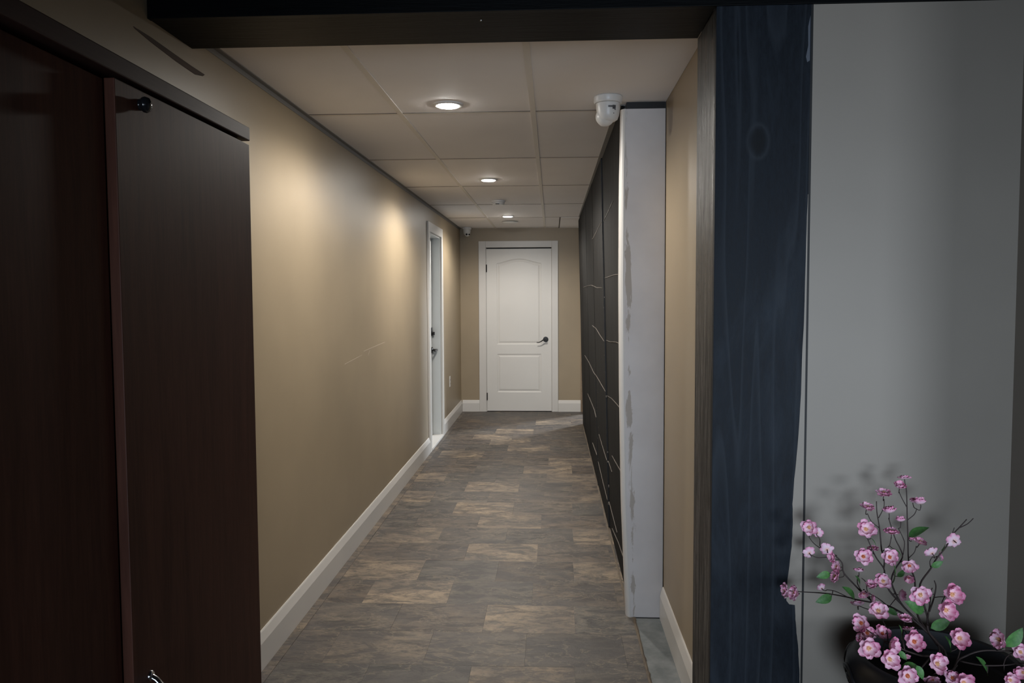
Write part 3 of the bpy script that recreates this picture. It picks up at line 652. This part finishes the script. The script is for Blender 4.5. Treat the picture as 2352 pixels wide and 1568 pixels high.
def pull(z0, z1, y, parent):
    bm = bmesh.new(); pts = []
    for i in range(17):
        t = i/16; pts.append((CX + 0.032*sin(pi*t)**0.7 if 0 < t < 1 else CX, y, z0+(z1-z0)*t))
    pts[0] = (CX-0.002, y, z0); pts[-1] = (CX-0.002, y, z1)
    tube(bm, pts, [0.0065 if 2 < i < 14 else 0.0055 for i in range(17)], 12)
    lathe(bm, [(0.009, 0), (0.009, 0.003), (0.006, 0.005)], 16, Matrix.Translation((CX, y, z0)) @ RX); lathe(bm, [(0.009, 0), (0.009, 0.003), (0.006, 0.005)], 16, Matrix.Translation((CX, y, z1)) @ RX)
    auto(link('door_pull', bm, M['chrome'], parent), 60)['label'] = 'chrome bow handle'
pull(0.685, 0.797, 1.297, dr)

# ------------------------------------------------------------------ bowl with cherry blossom branches
def at(zx, zy, Y):
    """crop pixel -> point on the plane y = Y (real distance from the camera)"""
    px, py = 1760 + zx/3.1486, 1070 + zy/3.1486
    d = RT2*((px-1176)/F_PX) + UP2*((784-py)/F_PX) + FW
    return Vector((0, 0, CAM_H)) + d*(Y/d.y)
BC = Vector((0.962, 1.985, 0.300)); 
bw = tag(empty('flower_bowl', BC), 'black round bowl with raised scrolls holding pink blossom branches', 'bowl')
prof = [(0.085, 0.0005), (0.092, 0.004), (0.095, 0.015), (0.13, 0.05), (0.175, 0.105), (0.204, 0.155), (0.214, 0.19), (0.210, 0.215), (0.197, 0.232), (0.190, 0.238), (0.184, 0.240), (0.178, 0.236)]
bm = bmesh.new(); lathe(bm, prof, 72, cap0=True, cap1=False); auto(link('bowl_body', bm, M['bowl'], bw), 50)
bm = bmesh.new(); lathe(bm, [(0.178, 0.236), (0.179, 0.222), (0.184, 0.20), (0.182, 0.185), (0.172, 0.182), (0.165, 0.15), (0.13, 0.09), (0.08, 0.05), (0.005, 0.045)], 72, cap0=False); auto(link('bowl_lining', bm, M['bowl_in'], bw), 40)
def bellyr(z):
    for (ra, za), (rb, zb) in zip(prof, prof[1:]):
        if za <= z <= zb and zb > za: return ra+(rb-ra)*(z-za)/(zb-za)
    return 0.2
for k in range(11):
    phi = radians(205 + k*360/11); bm = bmesh.new(); pts = []; rr = []
    for i in range(46):
        t = i/45; a = t*2.2*2*pi*(1 if k % 2 else -1) + 0.6; rad = 0.006+0.050*t
        z = 0.155 + rad*sin(a)*0.95; th = phi + rad*cos(a)/0.2
        z = max(0.03, min(0.226, z)); R_ = bellyr(z) + 0.001; pts.append((R_*cos(th), R_*sin(th), z)); rr.append(0.0035+0.003*t)
    tube(bm, pts, rr, 7); link('scroll_relief', bm, M['bowl'], bw, True)
bm = bmesh.new(); rings = []
for j in range(8):
    r = 0.002+0.150*j/7
    rings.append([(r*cos(2*pi*k/40), r*sin(2*pi*k/40), 0.136 + 0.010*noise.noise((r*30*cos(2*pi*k/40), r*30*sin(2*pi*k/40), 2)) + 0.008*(1-j/7)) for k in range(40)])
loops(bm, rings + [[(0.14*cos(2*pi*k/40), 0.14*sin(2*pi*k/40), 0.112) for k in range(40)]])
auto(link('moss_filling', bm, M['moss'], bw), 80)
st = tag(empty('plant_stand', (BC.x, BC.y, -0.002)), 'dark side table under the black bowl', 'table')
bm = bmesh.new(); lathe(bm, [(0.19, 0.276), (0.20, 0.280), (0.20, 0.298), (0.195, 0.3015)], 48); auto(link('table_top', bm, M['stand'], st))
for k in range(4):
    a = pi/4+k*pi/2; bm = bmesh.new(); tube(bm, [(0.145*cos(a), 0.145*sin(a), 0.0005), (0.13*cos(a), 0.13*sin(a), 0.276)], [0.014, 0.02], 12); link('table_leg', bm, M['stand'], st, True)

# blossom meshes
def blossom_mesh(name, seed, openness):
    r_ = random.Random(seed); bm = bmesh.new(); cl = bm.loops.layers.color.new('tint'); cols = {}
    for layer, (cnt, L, cup, z0) in enumerate([(6, 1.0, 0.20*openness, 0.0), (6, 0.66, 0.42*openness, 0.08)]):
        for p in range(cnt):
            a = 2*pi*(p+0.5*layer)/cnt + r_.uniform(-0.13, 0.13); LL = L*r_.uniform(0.9, 1.08); tw = r_.uniform(-0.15, 0.15)
            lift = r_.uniform(-0.06, 0.10); hot = r_.uniform(0, 1); NU, NV = 6, 7; gr = []
            for i in range(NU):
                u = i/(NU-1); w = 0.60*(sin(pi*(0.10+0.55*u))**0.9)*LL*(1.05 if layer == 0 else 1.15)
                row = []
                for j in range(NV):
                    v = j/(NV-1)*2-1
                    r = LL*(0.10+0.90*u) - LL*0.36*u*u*(1-math.sqrt(1-0.95*v*v)) - LL*0.05*(abs(v) < 0.2)*(u > 0.9)
                    s = w*v*0.5*1.28; z = z0 + (cup+lift)*u*u*LL*1.6 + 0.10*LL*v*v*u + tw*v*u*0.3 + 0.055*u*sin(7*u+6*v+p*2.1)
                    row.append(bm.verts.new((r*cos(a)-s*sin(a), r*sin(a)+s*cos(a), z)))
                    edge = min(1, 0.75*u**2.2+0.45*v*v*u); k = edge*(0.40+0.70*hot)
                    base = Vector((0.97, 0.78, 0.88)).lerp(Vector((0.97, 0.56, 0.52)), max(0, 1-u*2.6))
                    cols[row[-1]] = base.lerp(Vector((0.92, 0.27, 0.54)), min(0.9, k*1.15))
                gr.append(row)
            for i in range(NU-1):
                for j in range(NV-1): bm.faces.new((gr[i][j], gr[i+1][j], gr[i+1][j+1], gr[i][j+1]))
    for f in bm.faces:
        f.smooth = True
        for lp in f.loops: lp[cl] = (*[c**(1/2.2) for c in cols[lp.vert]], 1)
    me = bpy.data.meshes.new(name); bm.to_mesh(me); bm.free(); me.materials.append(M['petal']); return me
def centre_mesh(name, material):
    bm = bmesh.new(); r_ = random.Random(5)
    lathe(bm, [(0.20, 0.06), (0.19, 0.16), (0.10, 0.22), (0.01, 0.23)], 10)
    for k in range(10):
        a = r_.uniform(0, 2*pi); q = r_.uniform(0.08, 0.26); p1 = Vector((q*cos(a), q*sin(a), 0.38+r_.uniform(-0.05, 0.06)))
        tube(bm, [(0.4*p1.x, 0.4*p1.y, 0.15), p1], [0.012, 0.014], 5); bmesh.ops.create_icosphere(bm, subdivisions=1, radius=0.032, matrix=Matrix.Translation(p1))
    me = bpy.data.meshes.new(name); bm.to_mesh(me); bm.free(); me.materials.append(material); return me
BM = [blossom_mesh('blossom_open', 1, 0.9), blossom_mesh('blossom_flat', 2, 0.65), blossom_mesh('blossom_cupped', 3, 1.5), blossom_mesh('blossom_ruffled', 4, 1.1)]
CM = [centre_mesh('stamens_pale', M['stamen']), centre_mesh('stamens_orange', M['stamen_orange'])]
bm = bmesh.new(); rows_ = []
for i in range(8):
    u = i/7; w = 0.22*sin(pi*u**0.8)**0.85+0.004
    rows_.append([(v*w, u, 0.16*u*(1-u)*1.4 + 0.10*abs(v)*w*2.2 - 0.12*u*u) for v in (-1, -0.5, 0, 0.5, 1)])
vs = [[bm.verts.new(p) for p in r] for r in rows_]
for a, b in zip(vs, vs[1:]):
    for j in range(4): bm.faces.new((a[j], a[j+1], b[j+1], b[j]))
for f in bm.faces: f.smooth = True
LM = bpy.data.meshes.new('leaf_blade'); bm.to_mesh(LM); bm.free(); LM.materials.append(M['leaf'])
DIR = {'F': (-0.1, -1, 0.30), 'U': (0, -0.22, 1), 'UB': (0.1, 0.35, 0.9), 'L': (-1, -0.25, 0.15), 'R': (1, -0.3, 0.2), 'B': (-0.1, 0.9, 0.35), 'FL': (-0.55, -0.9, 0.2), 'FR': (0.5, -0.85, 0.25), 'D': (-0.2, -0.85, -0.45), 'FU': (0, -0.75, 0.75), 'BR': (0.5, 0.75, 0.3)}
def ease(pl):
    out = []
    for i in range(len(pl)-1):
        p0, p1, p2, p3 = pl[max(i-1, 0)], pl[i], pl[i+1], pl[min(i+2, len(pl)-1)]
        for k in range(4):
            t = k/4; out.append(0.5*((2*p1)+(p2-p0)*t+(2*p0-5*p1+4*p2-p3)*t*t+(3*p1-p0-3*p2+p3)*t**3))
    out.append(pl[-1]); return out
ROOT = BC + Vector((0.0, 0.0, 0.138))
def branch(label, stems, blossoms, leaves, rootoff):
    t = tag(empty('cherry_branch', ROOT + Vector(rootoff)), label, 'branch', 'pink cherry blossom branches in the black bowl')
    inv_m = Matrix.Translation(-t.location); rg = random.Random(len(label))
    bm = bmesh.new(); alls = []
    for pl, r0, r1 in stems:
        p = [at(*q) if not isinstance(q, Vector) else q for q in pl]; p = ease(p); n = len(p)
        tube(bm, p, [r0+(r1-r0)*i/(n-1) for i in range(n)], 7); alls += p
    items = []
    for (x, y, size, kind, Y, orange) in blossoms:
        p = at(x, y, Y); d = Vector(DIR[kind]) + Vector([rg.uniform(-0.2, 0.2) for _ in range(3)]); d.normalize()
        R_ = size/3.1486*Y/F_PX/2*1.0
        q = min(alls, key=lambda s: (s-p).length); b0 = p - d*R_*0.10
        mid = (b0 - d*R_*0.9)*0.6 + q*0.4
        tube(bm, ease([q, mid, b0 - d*R_*0.22, b0 + d*R_*0.02]), [0.0011]*12 + [0.0016], 6)
        items.append((p, d, R_, orange))
    link('stem', bm, M['stem'], t, True).matrix_parent_inverse = inv_m
    for (p, d, R_, orange) in items:
        o = bpy.data.objects.new('blossom', rg.choice(BM)); COL.objects.link(o); o.parent = t; o.matrix_parent_inverse = inv_m
        o.matrix_basis = Matrix.Translation(p) @ d.to_track_quat('Z', 'Y').to_matrix().to_4x4() @ Matrix.Rotation(rg.uniform(0, 6.28), 4, 'Z') @ Matrix.Diagonal((R_, R_, R_, 1))
        c = bpy.data.objects.new('blossom_centre', CM[1 if orange else 0]); COL.objects.link(c); c.parent = o
    for (x0, y0, x1, y1, Y, face) in leaves:
        a, b = at(x0, y0, Y), at(x1, y1, Y-0.01); yv = (b-a); L_ = yv.length; yv.normalize()
        nz = Vector((0.1, -1, 0.35)) if face == 'f' else Vector((0.9, -0.45, 0.2)) if face == 's' else Vector((0, -0.35, 1))
        xv = yv.cross(nz).normalized(); nz = xv.cross(yv)
        o = bpy.data.objects.new('leaf', LM); COL.objects.link(o); o.parent = t; o.matrix_parent_inverse = inv_m
        mt = Matrix((xv, yv, nz)).transposed().to_4x4(); o.matrix_basis = Matrix.Translation(a) @ mt @ Matrix.Diagonal((L_*1.15, L_, L_, 1))
        q = min(alls, key=lambda s: (s-a).length)
        if (q-a).length > 0.004:
            bm = bmesh.new(); tube(bm, [q, (q+a)/2 + Vector((0, 0, -0.002)), a + yv*L_*0.05], [0.0011, 0.001, 0.0008], 5)
            link('leaf_stalk', bm, M['stem'], t, True).matrix_parent_inverse = inv_m
    return t
R1 = ROOT + Vector((0.0, 0.02, 0)); RB = ROOT + Vector((0.0, 0.02, -0.02))
E1, E2 = (1170, 1205, 2.02), (1235, 1290, 2.01)
A0, A1 = 0.0034, 0.0012
branch('tallest cherry branch in the bowl, with upright twigs of pink blossoms against the wall',
    [([RB, R1, (1275, 1360, 2.0), E2, E1, (1060, 1085, 2.03), (980, 1000, 2.05), (925, 900, 2.06), (905, 820, 2.07), (935, 740, 2.08), (985, 660, 2.09), (970, 600, 2.1), (935, 530, 2.1), (905, 440, 2.1), (885, 375, 2.1)], A0, A1),
     ([(980, 1000, 2.05), (890, 900, 2.06), (858, 800, 2.06), (850, 740, 2.07), (800, 670, 2.08), (765, 600, 2.08), (735, 530, 2.08)], 0.0026, A1),
     ([(850, 740, 2.07), (855, 680, 2.08), (835, 610, 2.09), (825, 500, 2.09), (815, 420, 2.1), (800, 330, 2.1), (797, 255, 2.1)], 0.0022, A1),
     ([(815, 445, 2.1), (760, 400, 2.1), (733, 345, 2.1)], A1, 0.001), ([(812, 375, 2.1), (850, 300, 2.1), (852, 240, 2.1)], A1, 0.001),
     ([(842, 615, 2.09), (890, 575, 2.09), (903, 515, 2.09)], A1, 0.001), ([(990, 640, 2.09), (1000, 560, 2.09), (985, 510, 2.1), (955, 450, 2.1)], A1, 0.001),
     ([E1, (1100, 1090, 2.05), (1075, 960, 2.07), (1075, 830, 2.09), (1045, 740, 2.1), (1028, 670, 2.11), (1025, 520, 2.12), (1020, 380, 2.12), (1015, 190, 2.13), (1005, 130, 2.13)], 0.0028, A1),
     ([(1018, 300, 2.12), (985, 240, 2.13), (962, 190, 2.13)], A1, 0.001), ([(1021, 390, 2.12), (1070, 350, 2.12), (1088, 310, 2.12)], A1, 0.001), ([(1030, 665, 2.11), (1070, 625, 2.11), (1085, 580, 2.11)], A1, 0.001)],
    [(1000, 92, 92, 'UB', 2.13, 0), (965, 155, 90, 'U', 2.13, 0), (850, 203, 118, 'U', 2.1, 0), (1115, 275, 98, 'UB', 2.12, 0), (1062, 262, 62, 'U', 2.14, 0), (728, 305, 112, 'U', 2.1, 0), (888, 338, 102, 'UB', 2.1, 0), (972, 400, 80, 'UB', 2.1, 0),
     (718, 458, 140, 'F', 2.07, 0), (905, 482, 112, 'U', 2.09, 0), (1112, 552, 96, 'U', 2.11, 0), (1050, 532, 58, 'U', 2.12, 0), (700, 655, 132, 'F', 2.06, 1), (770, 605, 88, 'U', 2.09, 0), (890, 660, 130, 'F', 2.05, 1), (1035, 715, 122, 'D', 2.06, 1),
     (845, 835, 120, 'FU', 2.02, 0), (752, 872, 90, 'U', 2.05, 0), (958, 930, 100, 'R', 2.04, 0), (1030, 805, 80, 'D', 2.09, 1)],
    [(1030, 520, 1170, 432, 2.12, 'u'), (905, 850, 940, 705, 2.04, 's'), (950, 800, 1005, 750, 2.08, 'f'), (870, 1030, 955, 1078, 2.02, 'f'), (930, 600, 985, 655, 2.09, 's'), (755, 520, 800, 575, 2.08, 's')], (0, 0.02, 0))
branch('cherry branch leaning to the right with bare forked tip and two large open blossoms',
    [([RB + Vector((0.02, 0, 0)), R1 + Vector((0.02, 0, 0)), (1300, 1370, 1.99), (1230, 1270, 1.99), (1170, 1190, 1.98), (1165, 1090, 1.98), (1130, 960, 2.0), (1112, 855, 2.02), (1190, 740, 2.04), (1230, 670, 2.05), (1300, 585, 2.06), (1345, 500, 2.07), (1400, 440, 2.08), (1450, 385, 2.08)], A0, 0.0013),
     ([(1400, 445, 2.08), (1455, 418, 2.08), (1498, 378, 2.08)], 0.0014, 0.001), ([(1345, 500, 2.07), (1352, 470, 2.07), (1360, 445, 2.07)], 0.0012, 0.0009), ([(1190, 740, 2.04), (1183, 690, 2.04), (1203, 655, 2.04)], A1, 0.001),
     ([(1165, 1120, 1.98), (1182, 1000, 1.97), (1190, 910, 1.97), (1202, 880, 1.97)], 0.002, A1), ([(1180, 1050, 1.97), (1213, 950, 1.96), (1227, 870, 1.96), (1215, 828, 1.96)], 0.0022, A1), ([(1213, 950, 1.96), (1250, 945, 1.95), (1290, 945, 1.94)], A1, 0.001)],
    [(1362, 545, 118, 'B', 2.06, 0), (1200, 632, 106, 'B', 2.05, 0), (1250, 655, 70, 'R', 2.06, 0), (1113, 930, 150, 'F', 1.94, 0), (1340, 928, 158, 'F', 1.93, 0), (1294, 1040, 156, 'F', 1.92, 0)],
    [(1195, 728, 1280, 690, 2.03, 'f'), (1190, 1172, 1340, 1108, 1.95, 'f'), (1140, 1055, 1015, 980, 1.97, 'f'), (1265, 610, 1300, 560, 2.06, 's')], (0.02, 0.02, 0))
branch('cherry branch reaching far left across the post, with edge-on blossoms at its tip',
    [([RB + Vector((-0.02, 0, 0)), R1 + Vector((-0.02, 0, 0)), (1255, 1330, 2.0), (1150, 1190, 2.0), (1060, 1110, 2.01), (960, 1050, 2.03), (880, 1010, 2.05), (760, 985, 2.07), (650, 965, 2.09), (590, 948, 2.1), (430, 920, 2.13), (270, 910, 2.15), (165, 902, 2.16)], A0, 0.0012),
     ([(780, 988, 2.07), (700, 920, 2.08), (640, 860, 2.09), (560, 770, 2.1), (548, 700, 2.1), (490, 640, 2.11), (450, 610, 2.12), (420, 585, 2.12)], 0.0024, A1),
     ([(530, 680, 2.1), (450, 660, 2.12), (370, 662, 2.13), (320, 640, 2.13)], A1, 0.001), ([(400, 600, 2.12), (345, 560, 2.13), (310, 515, 2.13)], A1, 0.001), ([(470, 625, 2.11), (395, 590, 2.12), (388, 535, 2.12), (372, 505, 2.12)], A1, 0.001),
     ([(700, 920, 2.08), (660, 850, 2.08), (663, 790, 2.08)], 0.0016, A1), ([(760, 985, 2.07), (730, 900, 2.07), (720, 840, 2.07), (690, 810, 2.07)], 0.0014, 0.001), ([(590, 948, 2.1), (500, 905, 2.11), (440, 895, 2.12)], A1, 0.001), ([(870, 1005, 2.05), (800, 950, 2.05), (720, 910, 2.05)], 0.0016, 0.001), ([(800, 1050, 2.03), (720, 1030, 2.04), (665, 1008, 2.05)], A1, 0.001), ([(960, 1050, 2.03), (880, 1045, 2.03), (800, 1050, 2.03)], A1, A1)],
    [(312, 443, 122, 'FL', 2.12, 0), (368, 482, 84, 'BR', 2.13, 0), (312, 630, 100, 'B', 2.13, 0), (440, 605, 106, 'B', 2.1, 0), (488, 655, 84, 'L', 2.11, 1), (515, 728, 92, 'L', 2.1, 0), (508, 800, 110, 'L', 2.09, 0), (670, 765, 80, 'UB', 2.08, 0),
     (150, 898, 122, 'L', 2.16, 0), (212, 920, 118, 'L', 2.15, 0), (402, 885, 66, 'B', 2.12, 0), (660, 1010, 96, 'UB', 2.05, 0), (705, 915, 86, 'D', 2.06, 1), (760, 960, 80, 'R', 2.05, 1)],
    [(462, 775, 368, 803, 2.1, 'f'), (475, 940, 362, 985, 2.1, 'f'), (640, 962, 562, 868, 2.07, 's'), (675, 870, 655, 790, 2.08, 's')], (-0.02, 0.02, 0))
branch('low cherry branch hanging forward over the bowl rim with a dense cluster of bright blossoms',
    [([RB + Vector((-0.01, -0.03, 0)), R1 + Vector((-0.01, -0.03, 0.02)), (1240, 1400, 1.93), (1120, 1370, 1.88), (1000, 1330, 1.86), (880, 1270, 1.85), (780, 1220, 1.86), (700, 1160, 1.88)], 0.003, A1),
     ([(1000, 1330, 1.86), (985, 1230, 1.88), (1000, 1130, 1.92)], 0.0018, A1), ([(880, 1270, 1.85), (870, 1180, 1.88), (830, 1090, 1.92)], 0.0016, A1), ([(1180, 1390, 1.9), (1110, 1470, 1.85), (1030, 1530, 1.82)], 0.002, A1)],
    [(810, 1050, 146, 'FU', 1.93, 0), (690, 1135, 134, 'FL', 1.88, 1), (728, 1212, 130, 'FU', 1.87, 1), (740, 1315, 160, 'F', 1.80, 0), (838, 1215, 118, 'FU', 1.88, 1), (898, 1290, 132, 'FR', 1.84, 1), (888, 1395, 156, 'F', 1.79, 0),
     (1068, 1270, 152, 'F', 1.86, 1), (1035, 1190, 104, 'UB', 1.89, 0), (1000, 1118, 110, 'U', 1.93, 1), (1020, 1515, 156, 'F', 1.80, 1), (1010, 1370, 70, 'D', 1.86, 0), (690, 1240, 76, 'L', 1.9, 1)],
    [(955, 1335, 1020, 1405, 1.85, 'f'), (1085, 1435, 970, 1468, 1.82, 'u'), (1085, 1440, 1140, 1545, 1.83, 'f'), (970, 1250, 975, 1150, 1.87, 's')], (-0.01, -0.01, 0.02))
branch('cherry branch lying low to the right over the bowl, tip leaving the picture edge',
    [([RB + Vector((0.03, -0.03, 0)), R1 + Vector((0.03, -0.03, 0.02)), (1370, 1430, 1.92), (1450, 1370, 1.90), (1560, 1335, 1.90), (1700, 1335, 1.90), (1864, 1342, 1.90), (1960, 1350, 1.9)], 0.003, A1),
     ([(1400, 1410, 1.91), (1560, 1440, 1.88), (1720, 1440, 1.88), (1840, 1425, 1.88), (1940, 1420, 1.88)], 0.002, A1), ([(1715, 1438, 1.88), (1735, 1385, 1.89), (1790, 1342, 1.90)], A1, A1), ([(1370, 1430, 1.92), (1400, 1340, 1.9), (1400, 1270, 1.88)], 0.0018, A1), ([(1380, 1440, 1.91), (1330, 1500, 1.86), (1340, 1560, 1.84)], 0.002, A1)],
    [(1395, 1245, 152, 'F', 1.86, 0), (1690, 1255, 146, 'L', 1.88, 0), (1835, 1345, 120, 'F', 1.88, 0), (1232, 1430, 152, 'F', 1.84, 0), (1345, 1535, 120, 'FU', 1.83, 1), (1425, 1565, 150, 'F', 1.82, 0), (1760, 1545, 120, 'F', 1.86, 0), (1860, 1490, 110, 'FL', 1.86, 0), (1200, 1535, 120, 'D', 1.88, 1), (1900, 1430, 110, 'R', 1.86, 0)],
    [(1330, 1348, 1308, 1225, 1.88, 's'), (1735, 1305, 1862, 1178, 1.87, 'f'), (1600, 1515, 1540, 1375, 1.88, 's'), (1290, 1560, 1285, 1480, 1.84, 's')], (0.03, -0.01, 0.02))
